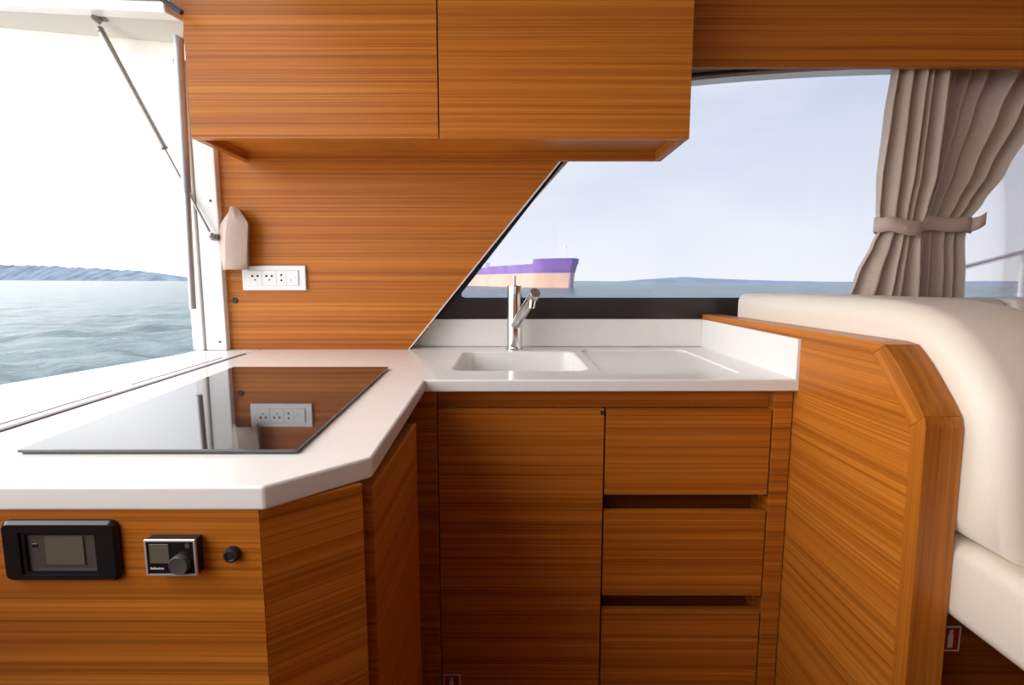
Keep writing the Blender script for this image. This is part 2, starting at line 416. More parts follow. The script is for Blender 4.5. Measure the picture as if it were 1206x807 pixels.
# hull side: white below the window and behind the teak panel, closing over the window
TOPC = [(.36, 1.672), (.45, 1.683), (.54, 1.693), (.63, 1.701), (.72, 1.708), (.80, 1.713), (.889, 1.718), (1.0, 1.723), (1.2, 1.729), (1.6, 1.735), (XR, 1.74)]
bm = prism([(-.93, 1.60, 0), (XR, 1.60, 0), (XR, 1.60, .985), (-.26, 1.60, .985), (.36, 1.60, 1.672), (.36, 1.60, 1.98), (-.93, 1.60, 1.98)], (0, .05, 0))
prism([(x, 1.60, z) for x, z in TOPC] + [(XR, 1.60, 1.98), (.36, 1.60, 1.98)], (0, .05, 0), bm)
struct(obj('wall_back', bm, 'gelcoat'))
win = thing('window_1', 'long tinted side window with black lower border over the sink', 'window', (.5, 1.592, .985), kind='structure')
obj('pane', prism([(-.255, 1.638, .987), (XR, 1.638, .987)] + [(x, 1.638, z - .001) for x, z in reversed(TOPC)], (0, .006, 0)), 'pane', win)
obj('mask_band', box(-.275, XR, 1.587, 1.5915, .984, 1.0505, .001, 1), 'frit', win)
# slanted mask strip with a rounded lower corner
sx = lambda z: -.165 + (z - 1.0524) * (.1499 + .165) / (1.45 - 1.0524)
inner = [(sx(1.70), 1.70), (sx(1.45), 1.45), (sx(1.09), 1.09), (sx(1.066) - .001, 1.066), (sx(1.056) + .006, 1.0555), (sx(1.05) + .022, 1.0500)]
outer = [(sx(1.05) - .055, 1.0500), (sx(1.09) - .045, 1.09), (sx(1.45) - .04, 1.45), (sx(1.70) - .04, 1.70)]
obj('slanted_mask', prism([(x, 1.5872, z) for x, z in inner + outer], (0, .004, 0)), 'frit', win)
bm = bmesh.new(); tube(bm, [(x, 1.592, z + .012) for x, z in TOPC], .0055, 8); obj('top_gasket', bm, 'rubber', win)
# white post at the edge of the open side, with its raised outer lips
bm = box(-.895, -.834, 1.485, 1.60, .9, 1.98, .004)
bx(bm, -.915, -.897, 1.478, 1.60, .9, 1.98, .004); bx(bm, -.938, -.918, 1.492, 1.62, .9, 1.98, .004)
post = struct(obj('trim_1', bm, 'gelcoat'), 'white moulded post between the open side and the teak panel', 'post')
for z in (1.327, .925):
    bm = bmesh.new(); lathe(bm, [(0, 0), (.0036, 0), (.003, .0025), (0, .003)], (-.853, 1.4855, z), (0, -1, 0), 12); obj('screw', bm, 'grey_plastic', post)
# white outside sill level with the worktop, with the track the side window closes on
bm = prism([(-.672, .30, .84), (-.742, 1.3935, .84), (-.752, 1.598, .84), (-.935, 1.60, .84), (-.92, 1.40, .84), (-1.0013, .9845, .84), (-1.12, .30, .84)], (0, 0, .06), None, .006, 2)
sill = struct(obj('trim_2', bm, 'gelcoat'), 'white outer sill beyond the hob', 'sill')
bm = bmesh.new()
def strip(bm, a, b, w, h):
    a, b = Vector(a), Vector(b); s = (b - a).cross(Vector((0, 0, 1))).normalized() * w / 2
    prism([a - s, a + s, b + s, b - s], (0, 0, h), bm)
strip(bm, (-.6735, .40, .899), (-.7435, 1.41, .899), .010, .0025); obj('track_gasket', bm, 'gasket', sill)
bm = bmesh.new(); strip(bm, (-.703, .45, .899), (-.7395, .93, .899), .003, .0018); strip(bm, (-.7435, .985, .899), (-.766, 1.34, .899), .003, .0018); obj('track_seam', bm, 'gasket', sill)
# side deck outside the window
struct(obj('trim_3', box(-.9, 3.2, 1.66, 2.4, .80, .86), 'gelcoat'), 'white side deck outside the window', 'deck')
# fascia over the window
struct(obj('trim_4', box(.4235, XR, 1.42, 1.438, 1.66, 1.98, .0015, 1), 'teak'), 'teak fascia board over the window and curtains', 'fascia')
# teak panel behind the hob with a pale edge strip on its slanted side
dg = lambda z: -.3042 + (z - .9) * (.1327 + .3042) / (1.4324 - .9)
pan = struct(obj('wall_galley', prism([(-.837, 1.505, .9005), (dg(.9005) - .004, 1.505, .9005), (dg(1.75) - .004, 1.505, 1.75), (dg(1.75) - .004, 1.505, 1.978), (-.830, 1.505, 1.978)], (0, .02, 0)), 'teak'), 'teak wall panel behind the hob with slanted right edge', 'wall')
obj('edge_strip', prism([(dg(.9005) - .004, 1.5045, .9005), (dg(.9005) - .001, 1.5045, .9005), (dg(1.75) - .001, 1.5045, 1.75), (dg(1.75) - .004, 1.5045, 1.75)], (0, .03, 0)), 'gelcoat', pan)
# the raised side window: skewed frame hinged along the top of the opening, seen from below
d = Vector((-2.08, 1.08, .587))
A0, B0, C0 = Vector((-.815, 1.315, 1.729)), Vector((-.906, 1.453, 1.729)), Vector((-.906, 1.449, 1.688))
D0 = Vector((-.842 + .02, 1.255, 1.715)); E0 = Vector((-.80, 1.215, 1.722))
flap = thing('window_2', 'cream framed side window swung up open over the left sill', 'window', tuple(B0), kind='structure')
def rail_prism(sec, t0, t1): return prism([p + d * t0 for p in sec], d * (t1 - t0), None, .003, 1)
up = Vector((0, 0, .05))
obj('outer_rail', rail_prism([C0, B0 + (A0 - B0) * .06, B0 + (A0 - B0) * .06 + up, C0 + Vector((-.02, .03, .09))], -.03, .62), 'cream_frame', flap)
obj('frame_web', rail_prism([B0 + (A0 - B0) * .05, A0, A0 + up, B0 + (A0 - B0) * .05 + up], -.02, .62), 'cream_frame', flap)
obj('inner_rail', rail_prism([A0 + Vector((0, 0, -.006)), D0, D0 + up, A0 + up], -.018, .62), 'gelcoat', flap)
obj('pane', rail_prism([D0 + Vector((0, 0, .02)), D0 + Vector((.20, -.34, .02)), D0 + Vector((.20, -.34, .028)), D0 + Vector((0, 0, .028))], -.03, .62), 'pane_grey', flap)
nrm = d.cross(A0 - B0).normalized()
def on_web(px, py, off=0):
    """point of the frame's underside on a sight line from the camera position"""
    T = R(6.79); x, y = (px - 603) / 603, (403.5 - py) / 603
    r = Vector((x, math.cos(T) + y * math.sin(T), -math.sin(T) + y * math.cos(T))); o = Vector((0, 0, 1.1))
    t = (B0 - o).dot(nrm) / r.dot(nrm); p = o + r * t
    return p + (nrm if nrm.z < 0 else -nrm) * off
bp = on_web(114, 17); u = d.normalized(); v = nrm.cross(u).normalized(); dn = nrm if nrm.z < 0 else -nrm
q = []
def obox(bm, c, U, V, Nn, a, b, h):
    pts = [c + U * sx_ * a + V * sy_ * b for sx_, sy_ in ((-1, -1), (1, -1), (1, 1), (-1, 1))]; return prism(pts, Nn * h, bm, .001, 1)
bm = bmesh.new(); obox(bm, bp, u, v, dn, .026, .018, .006); obox(bm, bp + u * -.012 + dn * .006, u, v, dn, .004, .012, .016); obj('strut_bracket', bm, 'steel_dark', flap)
# black seal along the head of the opening beside the wall cabinet
bm = bmesh.new(); tube(bm, [(-.745, 1.235, 1.703), (-.795, 1.235, 1.737), (-.87, 1.235, 1.790)], .006, 8)
obj('seal', bm, 'rubber', flap)

# ================================================================== FURNITURE: worktop
wt = thing('worktop', 'white solid surface L-shaped worktop with moulded sink and upstands', 'worktop', (-.2, 1.0, .875))
top = [(-.6705, .483), (-.2446, .483), (-.161, .569), (-.1784, 1.030), (.5965, 1.037), (.5965, 1.569), (-.749, 1.569), (-.741, 1.395)]
slab = obj('slab', prism([(x, y, .8745) for x, y in top], (0, 0, .0255), None, .0035, 3), 'solid', wt)
off = Vector((-.2, 1.0, .875))
def rr3(z, g, r=.035): return [(x, y, z) for x, y in rrect(-.140 + g, .176 - g, 1.137 + g, 1.462 - g, r)]
cb = bmesh.new(); loft(cb, [rr3(.80, -.0005), rr3(.95, -.0005)], True, True)
db = bmesh.new(); loft(db, [[(x, y, .896) for x, y in rrect(.200, .505, 1.098, 1.50, .03)], [(x, y, .95) for x, y in rrect(.198, .507, 1.096, 1.502, .03)]], True, True)
cut(slab, [cb, db])
bm = bmesh.new()
loft(bm, [rr3(.8995, -.0005), rr3(.8965, .003), rr3(.80, .010), rr3(.772, .016), rr3(.764, .026), rr3(.762, .05)]); obj('sink_basin', bm, 'solid', wt, recalc=False)
bm = bmesh.new(); lathe(bm, [(0, 0), (.03, 0), (.03, .003), (.024, .004), (.02, .002), (0, .002)], (.018, 1.30, .762)); obj('sink_drain', bm, 'chrome', wt)
obj('upstand', box(-.42, .584, 1.570, 1.5855, .900, .9852, .002), 'solid', wt)
obj('side_upstand', prism([(.584, 1.038, .8755), (.584, 1.5855, .8755), (.584, 1.5855, .9852), (.584, 1.038, .9836)], (.0125, 0, 0), None, .0018, 2), 'solid', wt)

# hob
hob = thing('induction_hob', 'black glass hob set in the white worktop', 'hob', (-.44, .87, .9005))
HB = [(-.5763, .5765), (-.2505, .5765), (-.2827, 1.1602), (-.6395, 1.1602)]
obj('glass_plate', prism([(x, y, .9015) for x, y in HB], (0, 0, .0045), None, .0012, 2), 'hob_glass', hob)
cx = sum(p[0] for p in HB) / 4; cy = sum(p[1] for p in HB) / 4
obj('underside_frame', prism([(cx + (x - cx) * .985, cy + (y - cy) * .985, .9002) for x, y in HB], (0, 0, .0014)), 'black_matt', hob)

# tap
tap = thing('tap', 'chrome single lever sink tap with slanted spout in front of the window', 'tap', (.0075, 1.50, .9))
bm = bmesh.new(); lathe(bm, [(.0, 0), (.0262, 0), (.0262, .004), (.0235, .006), (.0225, .012), (.0225, .164), (.0222, .166), (.0222, .186), (.021, .188), (0, .188)], (.0075, 1.50, .9)); obj('body', bm, 'chrome', tap)
bm = bmesh.new(); lathe(bm, [(0, 0), (.0055, 0), (.0045, .026), (.0042, .029), (0, .029)], (.0068, 1.492, 1.088), (0, -.1, 1)); obj('lever', bm, 'chrome', tap)
s0, s1 = Vector((.010, 1.485, .975)), Vector((.0605, 1.335, 1.071)); ax = (s1 - s0).normalized()
bm = bmesh.new(); tube(bm, [s0, s0 + ax * .06, s1 - ax * .03], .0135, 20); obj('spout', bm, 'chrome', tap)
bm = bmesh.new(); lathe(bm, [(0, 0), (.0135, 0), (.0145, .003), (.0145, .030), (.0135, .032), (0, .032)], s1 - ax * .031, ax); sh = obj('spray_head', bm, 'steel', tap)
nz_ = s1 - ax * .016 + Vector((-.002, 0, -.012)); bm = bmesh.new(); lathe(bm, [(0, 0), (.0095, 0), (.0085, .020), (.006, .021), (0, .018)], nz_, (-.15, 0, -1), 20); obj('nozzle', bm, 'chrome', sh)

# ================================================================== wall cabinet
uc = thing('wall_cabinet', 'teak wall cabinet with two doors hung above the hob and sink', 'cabinet', (-.17, 1.39, 1.438))
X0, X1 = -.7635, .4220
bm = box(X0, X0 + .02, 1.2885, 1.5035, 1.438, 1.975, .001, 1); bx(bm, X1 - .02, X1, 1.2885, 1.5035, 1.438, 1.975, .001, 1)
bx(bm, X0 + .02, X1 - .02, 1.488, 1.5035, 1.438, 1.975); bx(bm, X0 + .02, X1 - .02, 1.2885, 1.488, 1.462, 1.478); bx(bm, X0 + .02, X1 - .02, 1.2885, 1.488, 1.955, 1.975)
obj('carcass', bm, 'teak', uc)
obj('door', box(X0, -.1750, 1.267, 1.287, 1.4385, 1.972, .0012, 2), 'teak', uc)
obj('door', box(-.1720, X1, 1.267, 1.287, 1.4375, 1.972, .0012, 2), 'teak', uc)

# ================================================================== base cabinet under the sink
bc = thing('sink_cabinet', 'teak base cabinet under the sink with one door and three drawers', 'cabinet', (.19, 1.3, 0))
obj('slot_shade_board', box(-.1975, .5705, 1.118, 1.133, .05, .745), 'teak_dark', bc)      # behind the finger slots, dark teak standing in for their shade
bm = bmesh.new(); bx(bm, -.2155, -.1585, 1.050, 1.085, .02, .8742, .001, 1); bx(bm, .5495, .5885, 1.050, 1.085, .02, .8742, .001, 1)
bx(bm, -.1585, .5495, 1.070, 1.105, .834, .8742, .001, 1)
bx(bm, -.2155, -.1975, 1.085, 1.565, .0, .874); bx(bm, .5705, .5885, 1.085, 1.565, .0, .874); bx(bm, -.1975, .5705, 1.10, 1.56, .03, .05)
bx(bm, .5455, .5705, 1.085, 1.117, .05, .834); bx(bm, -.1975, -.1535, 1.085, 1.117, .05, .834); bx(bm, -.1975, .5705, 1.11, 1.125, 0, .03)
obj('carcass', bm, 'teak', bc)
dr = obj('door', box(-.1562, .1942, 1.050, 1.069, .055, .8335, .0012, 2), 'teak', bc)
obj('lock', box(.1855, .1935, 1.0485, 1.052, .822, .831, .0008, 1), 'black_matt', dr)
for z0, z1 in ((.6465, .8335), (.4155, .608), (.060, .379)):
    dd = obj('drawer', box(.1978, .5460, 1.050, 1.069, z0, z1, .0012, 2), 'teak', bc)
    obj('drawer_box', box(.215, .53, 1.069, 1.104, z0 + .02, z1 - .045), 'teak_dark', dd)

# ================================================================== hob cabinet (peninsula)
hc = thing('hob_cabinet', 'teak cabinet under the hob with a slanted corner facing the aisle', 'cabinet', (-.45, .9, 0))
foot = [(-.735, .505), (-.262, .505), (-.200, .560), (-.200, .848), (-.2175, .848), (-.2175, 1.50), (-.735, 1.50)]
obj('carcass', prism([(x, y, 0) for x, y in foot], (0, 0, .8740)), 'teak_dark', hc)
obj('front_panel', prism([(-.735, .487, 0), (-.2525, .487, 0), (-.262, .5045, 0), (-.735, .5045, 0)], (0, 0, .8742)), 'teak', hc)
obj('corner_panel', prism([(-.2522, .4872, 0), (-.1685, .5535, 0), (-.1790, .5665, 0), (-.2615, .5045, 0)], (0, 0, .8742), None, .0008, 1), 'teak', hc)
obj('side_door', box(-.1830, -.1625, .5745, .846, .05, .8615, .0015, 2), 'teak', hc)

# ================================================================== partition
part = thing('partition', 'teak divider with curved front corner between the galley and the seat', 'partition', (.62, 1.1, 0))
O = [(1.585, 1.0), (.830, 1.004), (.805, 1.001), (.790, .989), (.774, .975), (.757, .957), (.741, .939), (.727, .923), (.7155, .908), (.7105, .892), (.701, .40), (.70, 0)]
I = [(1.585, .985), (.848, .989), (.830, .982), (.818, .972), (.801, .955), (.783, .936), (.766, .917), (.751, .900), (.741, .885), (.737, .872), (.727, .40), (.726, 0)]
obj('panel', prism([(.5905, y, z) for y, z in I] + [(.5905, 1.585, 0)], (.054, 0, 0)), 'teak', part)
nt_ = 3
obj('top_lipping', prism([(.590, y, z) for y, z in O[:3]] + [(.590, y, z) for y, z in I[:3][::-1]], (.055, 0, 0), None, .0012, 2), 'teak_y', part)
obj('front_lipping', prism([(.590, y, z) for y, z in O[8:]] + [(.590, y, z) for y, z in I[8:][::-1]], (.055, 0, 0), None, .0012, 2), 'teak_v', part)
cl_ = obj('corner_lipping', prism([(.590, y, z) for y, z in O[2:9]] + [(.590, y, z) for y, z in I[2:9][::-1]], (.055, 0, 0), None, .0012, 2), 'teak_v', part)
cl_.data.transform(Matrix.Rotation(R(45), 4, 'X')); cl_.rotation_euler = (R(-45), 0, 0)         # grain follows the slant

# ================================================================== settee
def pillow(name, bm, mat, label, cat='cushion', group=None):
    o = obj(name, bm, mat, None, 60); return tag(o, label, cat, group)
prof = [(1.50, .7215), (1.50, 1.066), (1.2, 1.070), (1.0, 1.070), (.90, 1.068), (.835, 1.060), (.790, 1.046), (.752, 1.022), (.718, .990), (.690, .955), (.671, .915), (.655, .82), (.642, .7215)]
def rounded_slab(x0, x1, prof, r, seg=8):
    """outline in (y, z) pushed along x, both faces rounded over with radius r"""
    n = len(prof); area = sum(prof[i][0] * prof[(i + 1) % n][1] - prof[(i + 1) % n][0] * prof[i][1] for i in range(n)); sg = 1 if area > 0 else -1
    nor = []
    for i in range(n):
        a, b, c = Vector(prof[i - 1]), Vector(prof[i]), Vector(prof[(i + 1) % n])
        d1, d2 = (b - a).normalized(), (c - b).normalized(); n1, n2 = Vector((-d1.y, d1.x)) * sg, Vector((-d2.y, d2.x)) * sg
        m = (n1 + n2).normalized(); nor.append(m / max(.5, m.dot(n1)))
    rings = []
    for side, xe in ((1, x0), (-1, x1)):
        rr = []
        for k_ in range(seg + 1):
            a = math.pi / 2 * k_ / seg; ins = r * (1 - math.sin(a)); x = xe + side * r * (1 - math.cos(a))
            rr.append([(x, p[0] + m.x * ins, p[1] + m.y * ins) for p, m in zip(prof, nor)])
        rings += rr if side == 1 else rr[::-1]
    return loft(bmesh.new(), rings, True, True)
bm = rounded_slab(.647, .845, prof, .042)
pillow('backrest_cushion', bm, 'leather', 'ivory backrest cushion with rounded end leaning over the teak divider')
pillow('backrest_cushion', box(.852, 1.236, 1.27, 1.428, .7215, 1.058, .022, 4), 'leather_grey', 'pale backrest cushion below the curtains, nearer the ivory rounded cushion', group=None)
pillow('backrest_cushion', box(1.244, 2.3, 1.27, 1.428, .7215, 1.058, .022, 4), 'leather_grey', 'pale backrest cushion at the right end, below the outside rail')
pillow('seat_cushion', box(.647, 1.75, .40, 1.545, .600, .720, .022, 4), 'leather', 'thick ivory seat cushion beside the teak divider')
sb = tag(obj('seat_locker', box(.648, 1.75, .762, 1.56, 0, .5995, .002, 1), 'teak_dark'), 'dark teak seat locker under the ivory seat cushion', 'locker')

# ================================================================== safety signs
def sign(x0, x1, z0, z1, y, label):
    s = thing('safety_sign', label, 'sign', ((x0 + x1) / 2, y, z0))
    t = .0008; w = .0028
    obj('plate', box(x0, x1, y - t, y, z0, z1), 'sign_white', s)
    obj('red_field', box(x0 + w, x1 - w, y - t * 1.6, y - t, z0 + w, z1 - w), 'red', s)
    h = z1 - z0; c = (x0 + x1) / 2 - .001; b = (x1 - x0) * .13
    pts = [(c - b, z0 + h * .16), (c + b, z0 + h * .16), (c + b, z0 + h * .62), (c + b * .6, z0 + h * .74), (c + b * .9, z0 + h * .86), (c - b * .4, z0 + h * .86), (c - b * .6, z0 + h * .74), (c - b, z0 + h * .62)]
    obj('extinguisher_symbol', prism([(x, y - t * 2.4, z) for x, z in pts], (0, t * .8, 0)), 'sign_white', s)
sign(-.1570 + .0035, -.1155, .176, .2275, 1.0498, 'small red fire extinguisher sticker low on the sink cabinet door')
sign(.690, .7205, .508, .5515, .7617, 'small red fire extinguisher sticker on the seat base by the divider')

# ================================================================== curtains
def interp(tab, v):
    for (a, *p), (b, *q_) in zip(tab, tab[1:]):
        if a >= v >= b: t = (a - v) / (a - b); t = t * t * (3 - 2 * t) * .5 + t * .5; return [x + (y - x) * t for x, y in zip(p, q_)]
    return list(tab[-1][1:])
def curtain(label, tab, nf, seed, tie, Y0):
    """tab rows: z, left x, right x, fold depth"""
    KC = Y0 / 1.5; tab = [(1.1 + (r[0] - 1.1) * KC, r[1] * KC, r[2] * KC, r[3]) for r in tab]; tie = (tie[0] * KC, tie[1] * KC, 1.1 + (tie[2] - 1.1) * KC, 1.1 + (tie[3] - 1.1) * KC, tie[4], tie[5])
    rnd = random.Random(seed); xs = [(tab[0][1] + tab[0][2]) / 2, 1.53, 1.04]
    root = thing('curtain', label, 'curtain', xs)
    ph = [rnd.uniform(-.5, .5) for _ in range(40)]; am = [rnd.uniform(.4, 1.35) for _ in range(40)]
    bm = bmesh.new(); nu, nv = 150, 72; g = []
    for j in range(nv + 1):
        z = tab[0][0] + (tab[-1][0] - tab[0][0]) * j / nv; xl, xr, dep = interp(tab, z); row = []
        for i in range(nu + 1):
            u = i / nu; k = (u + .055 * math.sin(5.3 * u + seed) + .03 * math.sin(11.7 * u + 2 * seed)) * nf + .35; i0 = int(k); f = k - i0
            a = am[i0] * (1 - f) + am[i0 + 1] * f; p = ph[i0] * (1 - f) + ph[i0 + 1] * f
            drift = .35 * math.sin(z * 5.1 + seed + i0 * 1.7 * 0 + u * 4)
            s = 2 * math.pi * k + p + drift
            x = xl + (xr - xl) * (u + .035 * math.sin(s + .9) / nf * 3)
            y = Y0 + .004 - dep * a * (math.sin(s) * .9 + .28 * math.sin(2 * s + p)) - .25 * dep * math.sin(math.pi * u)
            row.append(bm.verts.new((x, y, z)))
        g.append(row)
    for a, b in zip(g, g[1:]):
        for i in range(nu): bm.faces.new((a[i], a[i + 1], b[i + 1], b[i]))
    cl_ = obj('cloth', bm, 'taupe', root, None); md = cl_.modifiers.new('thick', 'SOLIDIFY'); md.thickness = .0016
    # tieback: a flat closed band round the gathered cloth
    (xl, xr, zl, zr, yf, ov) = tie; bm = bmesh.new(); n = 40; cx_, hw = (xl + xr) / 2, (xr - xl) / 2; h = .040; rings = []
    for i in range(n):
        a = 2 * math.pi * i / n; ca, sa = math.cos(a), math.sin(a)
        x = cx_ + hw * math.copysign(abs(ca) ** .7, ca); y = Y0 + (.026 if sa > 0 else yf) * math.copysign(abs(sa) ** .8, sa)
        z = zl + (zr - zl) * (x - xl) / (xr - xl) + .0025 * math.sin(5 * a)
        rings.append([Vector((x, y, z - h / 2)), Vector((x, y, z + h / 2))])
    vs = [[bm.verts.new(p) for p in r] for r in rings]
    for i in range(n): a, b = vs[i], vs[(i + 1) % n]; bm.faces.new((a[0], b[0], b[1], a[1]))
    if ov:                                                            # loose end standing off at the side
        b0 = Vector((xr - .012, Y0 - yf * .75, zr)); e = [Vector((0, 0, 0)), Vector((.014, -.012, .006)), Vector((.030, -.012, .016)), Vector((.036, -.006, .020))]
        q0 = [[bm.verts.new(b0 + p + Vector((0, 0, -h / 2 + i * .002))), bm.verts.new(b0 + p + Vector((0, 0, h / 2 - .001 * i)))] for i, p in enumerate(e)]
        for a, b in zip(q0, q0[1:]): bm.faces.new((a[0], b[0], b[1], a[1]))
    tb = obj('tieback', bm, 'taupe_light', root, 50); md = tb.modifiers.new('thick', 'SOLIDIFY'); md.thickness = .003; md.offset = 1
    if not ov:
        bm = bmesh.new(); lathe(bm, [(0, 0), (.0065, 0), (.0065, .002), (.004, .003), (0, .0025)], (1.103 * KC, Y0 - yf - .0035, 1.1 + .149 * KC), (0, -1, 0), 18); obj('button', bm, 'taupe_light', tb)
# left one: hangs inwards to its tie
curtain('taupe curtain gathered at the left of the pair, tied with a buttoned band',
        [(1.76, 1.060, 1.200, .026), (1.69, 1.056, 1.198, .028), (1.57, 1.044, 1.194, .030), (1.40, 1.036, 1.190, .028), (1.30, 1.042, 1.175, .022), (1.25, 1.056, 1.165, .017), (1.21, 1.038, 1.165, .021), (1.12, 1.000, 1.165, .028), (1.00, .965, 1.165, .030)], 3.8, 3, (1.047, 1.163, 1.262, 1.243, .038, False), 1.482)
curtain('taupe curtain sweeping down from the right, tied with a plain band',
        [(1.76, 1.15, 1.57, .027), (1.69, 1.145, 1.555, .028), (1.57, 1.14, 1.478, .028), (1.40, 1.135, 1.390, .026), (1.32, 1.13, 1.340, .021), (1.27, 1.13, 1.308, .016), (1.22, 1.125, 1.300, .019), (1.12, 1.12, 1.306, .025), (1.00, 1.115, 1.310, .027)], 6.2, 11, (1.160, 1.308, 1.262, 1.258, .036, True), 1.545)
# curtain rail behind the fascia
bm = bmesh.new(); bx(bm, .46, XR, 1.500, 1.518, 1.795, 1.81); tag(obj('curtain_rail', bm, 'white_plastic'), 'white curtain rail behind the fascia board', 'curtain rail')

# ================================================================== outside rail
rl = thing('outside_rail', 'steel guard rail outside the window right of the curtains', 'rail', (2.17, 2.2, .86))
dx, dz = (2.17 - 1.9211), (1.224 - 1.1599)
bm = bmesh.new(); tube(bm, [(1.9211 + dx * t, 2.2, 1.1599 + dz * t) for t in (-1.2, 0, 1, 2.6)], .011, 14); obj('handrail', bm, 'steel', rl)
bm = bmesh.new(); tube(bm, [(2.182, 2.2, .86), (2.170, 2.2, 1.222)], .010, 12); lathe(bm, [(0, 0), (.03, 0), (.03, .006), (.012, .014), (0, .014)], (2.182, 2.2, .86)); obj('stanchion', bm, 'ship_white', rl)

# ================================================================== gas strut and steel pole at the raised window
st = thing('gas_strut', 'slim gas strut propping the raised side window', 'strut', (-.8457, 1.478, 1.2278))
lo = Vector((-.8457, 1.468, 1.2278)); hi = on_web(123, 27, .022); mid = lo + (hi - lo) * .42
for t_ in range(200):
    T = R(6.79); p = lo + (hi - lo) * (t_ / 200)
    rel = p - Vector((0, 0, 1.1)); f = rel.y * math.cos(T) - rel.z * math.sin(T)
    if 603 + 603 * rel.x / f < 194: mid = p; break
bm = bmesh.new(); dd_ = (hi - mid).normalized(); tube(bm, [mid, mid + dd_ * .006, mid + dd_ * .006, hi - dd_ * .01], [.0092, .0092, .0082, .0082], 14); obj('cylinder', bm, 'steel_dark', st)
bm = bmesh.new(); tube(bm, [lo + (mid - lo) * .05, mid], .0033, 10); obj('piston_rod', bm, 'steel_dark', st)
for p in (lo, hi):
    bm = bmesh.new(); bmesh.ops.create_icosphere(bm, subdivisions=2, radius=.009, matrix=Matrix.Translation(p)); obj('ball_joint', bm, 'steel_dark', st)
bm = bmesh.new(); bx(bm, lo.x - .008, lo.x + .012, lo.y + .004, 1.4855, lo.z - .012, lo.z + .006, .002, 1); obj('foot_bracket', bm, 'steel_dark', st)
bm = bmesh.new(); ptop, pbot = Vector((-.857, 1.40, 1.765)), Vector((-.872, 1.40, 1.0255))
tube(bm, [pbot, pbot + (ptop - pbot) * .42, pbot + (ptop - pbot) * .42, ptop], [.0085, .0085, .0115, .0115], 18)
pole = tag(obj('steel_pole', bm, 'pole_steel'), 'upright polished steel pole hanging beside the wall cabinet', 'pole')

# ================================================================== things on the teak panel
# power socket
so = thing('power_socket', 'white power socket plate with two outlets on the teak panel', 'socket', (-.69, 1.505, 1.0746))
obj('plate', box(-.7828, -.5985, 1.4965, 1.5045, 1.0746, 1.1459, .0025, 3), 'white_plastic', so)
obj('insert_frame', box(-.7655, -.6165, 1.4955, 1.4975, 1.0875, 1.1335, .0008, 1), 'white_insert', so)
def holes(o, pts, r):
    bm = bmesh.new()
    for x, z in pts: lathe(bm, [(0, 0), (r, 0), (r, .0004), (0, .0004)], (x, 1.4945, z), (0, -1, 0), 14)
    return obj('pin_holes', bm, 'dark_hole', o)
for x0 in (-.7635, -.7225):
    m_ = obj('outlet', box(x0, x0 + .0395, 1.4945, 1.4962, 1.0895, 1.1315, .0006, 1), 'white_plastic', so)
    holes(m_, [(x0 + .0115, 1.1160), (x0 + .0270, 1.1160)], .0034); 
    bm = bmesh.new(); lathe(bm, [(0, 0), (.0024, 0), (.0024, .0004), (0, .0004)], (x0 + .0195, 1.4945, 1.1050), (0, -1, 0), 12); obj('earth_hole', bm, 'grey_plastic', m_)
m_ = obj('small_outlet', box(-.6815, -.6545, 1.4945, 1.4962, 1.0895, 1.1315, .0006, 1), 'white_plastic', so)
holes(m_, [(-.668, 1.1185), (-.668, 1.1035)], .0032)
m_ = obj('switch', box(-.6530, -.6190, 1.4935, 1.4962, 1.0895, 1.1315, .0008, 1), 'white_plastic', so)
bm = bmesh.new(); bx(bm, -.6420, -.6395, 1.4931, 1.4936, 1.1005, 1.1085); bx(bm, -.6300, -.6270, 1.4931, 1.4936, 1.1105, 1.1125); obj('switch_mark', bm, 'yellow', m_)
# black plug below it
bm = bmesh.new(); lathe(bm, [(0, 0), (.0085, 0), (.0085, .002), (.0065, .004), (.003, .0035), (0, .0035)], (-.8115, 1.505, 1.0449), (0, -1, 0), 18)
tag(obj('cap_plug', bm, 'black_matt'), 'small black round plug in the teak panel below the socket', 'plug')
# folded taupe fabric sleeve standing off the panel
bm = bmesh.new()
rows = []
def sleeve_row(z, l, r_, ridge, wall_l, wall_r): return [(wall_l, 1.5035, z), (l, 1.492, z), (l + (ridge - l) * .55, 1.470, z - .002), (ridge, 1.448, z), (ridge + (r_ - ridge) * .5, 1.447, z - .001), (r_, 1.458, z), (wall_r, 1.5035, z)]
rows = [sleeve_row(1.134, -.836, -.7500, -.803, -.836, -.764), sleeve_row(1.165, -.8415, -.7465, -.801, -.842, -.762), sleeve_row(1.205, -.8445, -.7430, -.7985, -.846, -.760),
        sleeve_row(1.24, -.841, -.7395, -.7945, -.843, -.757), sleeve_row(1.262, -.835, -.7375, -.790, -.838, -.755), sleeve_row(1.284, -.818, -.7500, -.7845, -.820, -.767), sleeve_row(1.306, -.795, -.7650, -.778, -.798, -.782)]
vs = [[bm.verts.new(p) for p in r] for r in rows]
for a, b in zip(vs, vs[1:]):
    for i in range(6): bm.faces.new((a[i], a[i + 1], b[i + 1], b[i]))
o = obj('fabric_sleeve', bm, 'taupe_light', None, 30)
md = o.modifiers.new('thick', 'SOLIDIFY'); md.thickness = .003; md.offset = -1
tag(o, 'folded taupe fabric sleeve on the teak panel above the socket', 'fabric sleeve')

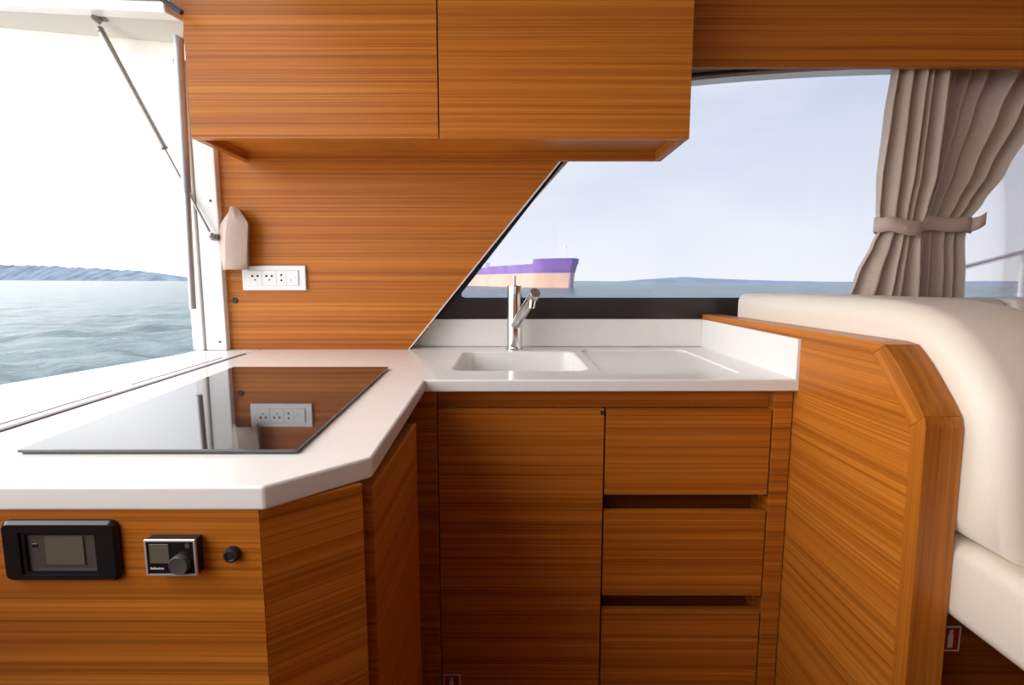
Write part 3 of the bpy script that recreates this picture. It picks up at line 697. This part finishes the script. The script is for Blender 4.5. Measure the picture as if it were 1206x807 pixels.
# ================================================================== controls on the hob cabinet front
dp = thing('display_panel', 'glossy black framed display panel at the left of the cabinet front', 'display', (-.45, .487, .8))
def frame(y0, y1, o, i, r0, r1, bev):
    """rounded frame with a window through it"""
    bm = bmesh.new(); a = rrect(*o, r0); b = rrect(*i, r1); n = len(a)
    o2 = rrect(o[0] + bev, o[1] - bev, o[2] + bev, o[3] - bev, max(r0 - bev, .001))
    R_ = [[bm.verts.new((x, y1, z)) for x, z in a], [bm.verts.new((x, y0 + bev, z)) for x, z in a], [bm.verts.new((x, y0, z)) for x, z in o2], [bm.verts.new((x, y0, z)) for x, z in b], [bm.verts.new((x, y1, z)) for x, z in b]]
    for p, q_ in zip(R_, R_[1:]):
        for k_ in range(n): bm.faces.new((p[k_], p[(k_ + 1) % n], q_[(k_ + 1) % n], q_[k_]))
    for k_ in range(n): bm.faces.new((R_[-1][k_], R_[-1][(k_ + 1) % n], R_[0][(k_ + 1) % n], R_[0][k_]))
    return bm
obj('bezel', frame(.480, .4868, (-.5077, -.3920, .8010, .8645), (-.4890, -.4111, .8087, .8533), .009, .002, .003), 'black_gloss', dp)
obj('face', box(-.4900, -.4100, .4845, .4866, .8078, .8545), 'grey_plastic', dp)
obj('inner_rim', frame(.4818, .4846, (-.4888, -.4113, .8089, .8531), (-.4845, -.4150, .8120, .8503), .001, .001, .0006), 'black_gloss', dp)
sc_ = obj('screen', box(-.4665, -.4275, .4832, .4847, .8175, .8480, .0006, 1), 'screen', dp)
obj('lens', box(-.4800, -.4740, .4838, .4847, .8360, .8400, .0004, 1), 'black_gloss', dp)
hcn = thing('heater_control', 'silver edged black control box with a dial on the cabinet front', 'control', (-.33, .487, .81))
obj('housing', box(-.3602, -.3105, .4755, .4868, .8118, .8487, .0012, 2), 'black_matt', hcn)
obj('silver_rim', frame(.4740, .4760, (-.3607, -.3100, .8113, .8492), (-.3585, -.3122, .8135, .8470), .0012, .0006, .0006), 'silver_plastic', hcn)
fp = obj('fascia', box(-.3585, -.3122, .4748, .4757, .8135, .8470), 'black_gloss', hcn)
obj('screen', box(-.3560, -.3368, .4743, .4749, .8245, .8445, .0003, 1), 'screen', hcn)
bm = bmesh.new(); 
for i_, hh in enumerate((.0022, .0016, .0022, .0016, .0014, .0018, .0014, .0016)): bx(bm, -.3562 + i_ * .0017, -.3551 + i_ * .0017, .4744, .4748, .8182, .8182 + hh)
obj('lettering', bm, 'sign_white', hcn)
bm = bmesh.new(); lathe(bm, [(0, 0), (.0098, 0), (.0098, .0045), (.0088, .0060), (.0074, .0056), (0, .0055)], (-.3255, .4748, .8245), (0, -1, 0), 32); obj('dial', bm, 'grey_plastic', hcn)
bm = bmesh.new(); lathe(bm, [(0, 0), (.0026, 0), (.0024, .0008), (0, .001)], (-.3180, .4748, .8428), (0, -1, 0), 14); obj('key', bm, 'grey_plastic', hcn)
pb = thing('push_button', 'small round black button on the cabinet front right of the dial', 'button', (-.2755, .487, .82))
bm = bmesh.new(); lathe(bm, [(0, 0), (.0080, 0), (.0078, .004), (.0070, .0065), (.0050, .0070), (.0042, .0060), (0, .0060)], (-.2805, .4868, .8285), (0, -1, 0), 24); obj('barrel', bm, 'black_matt', pb)
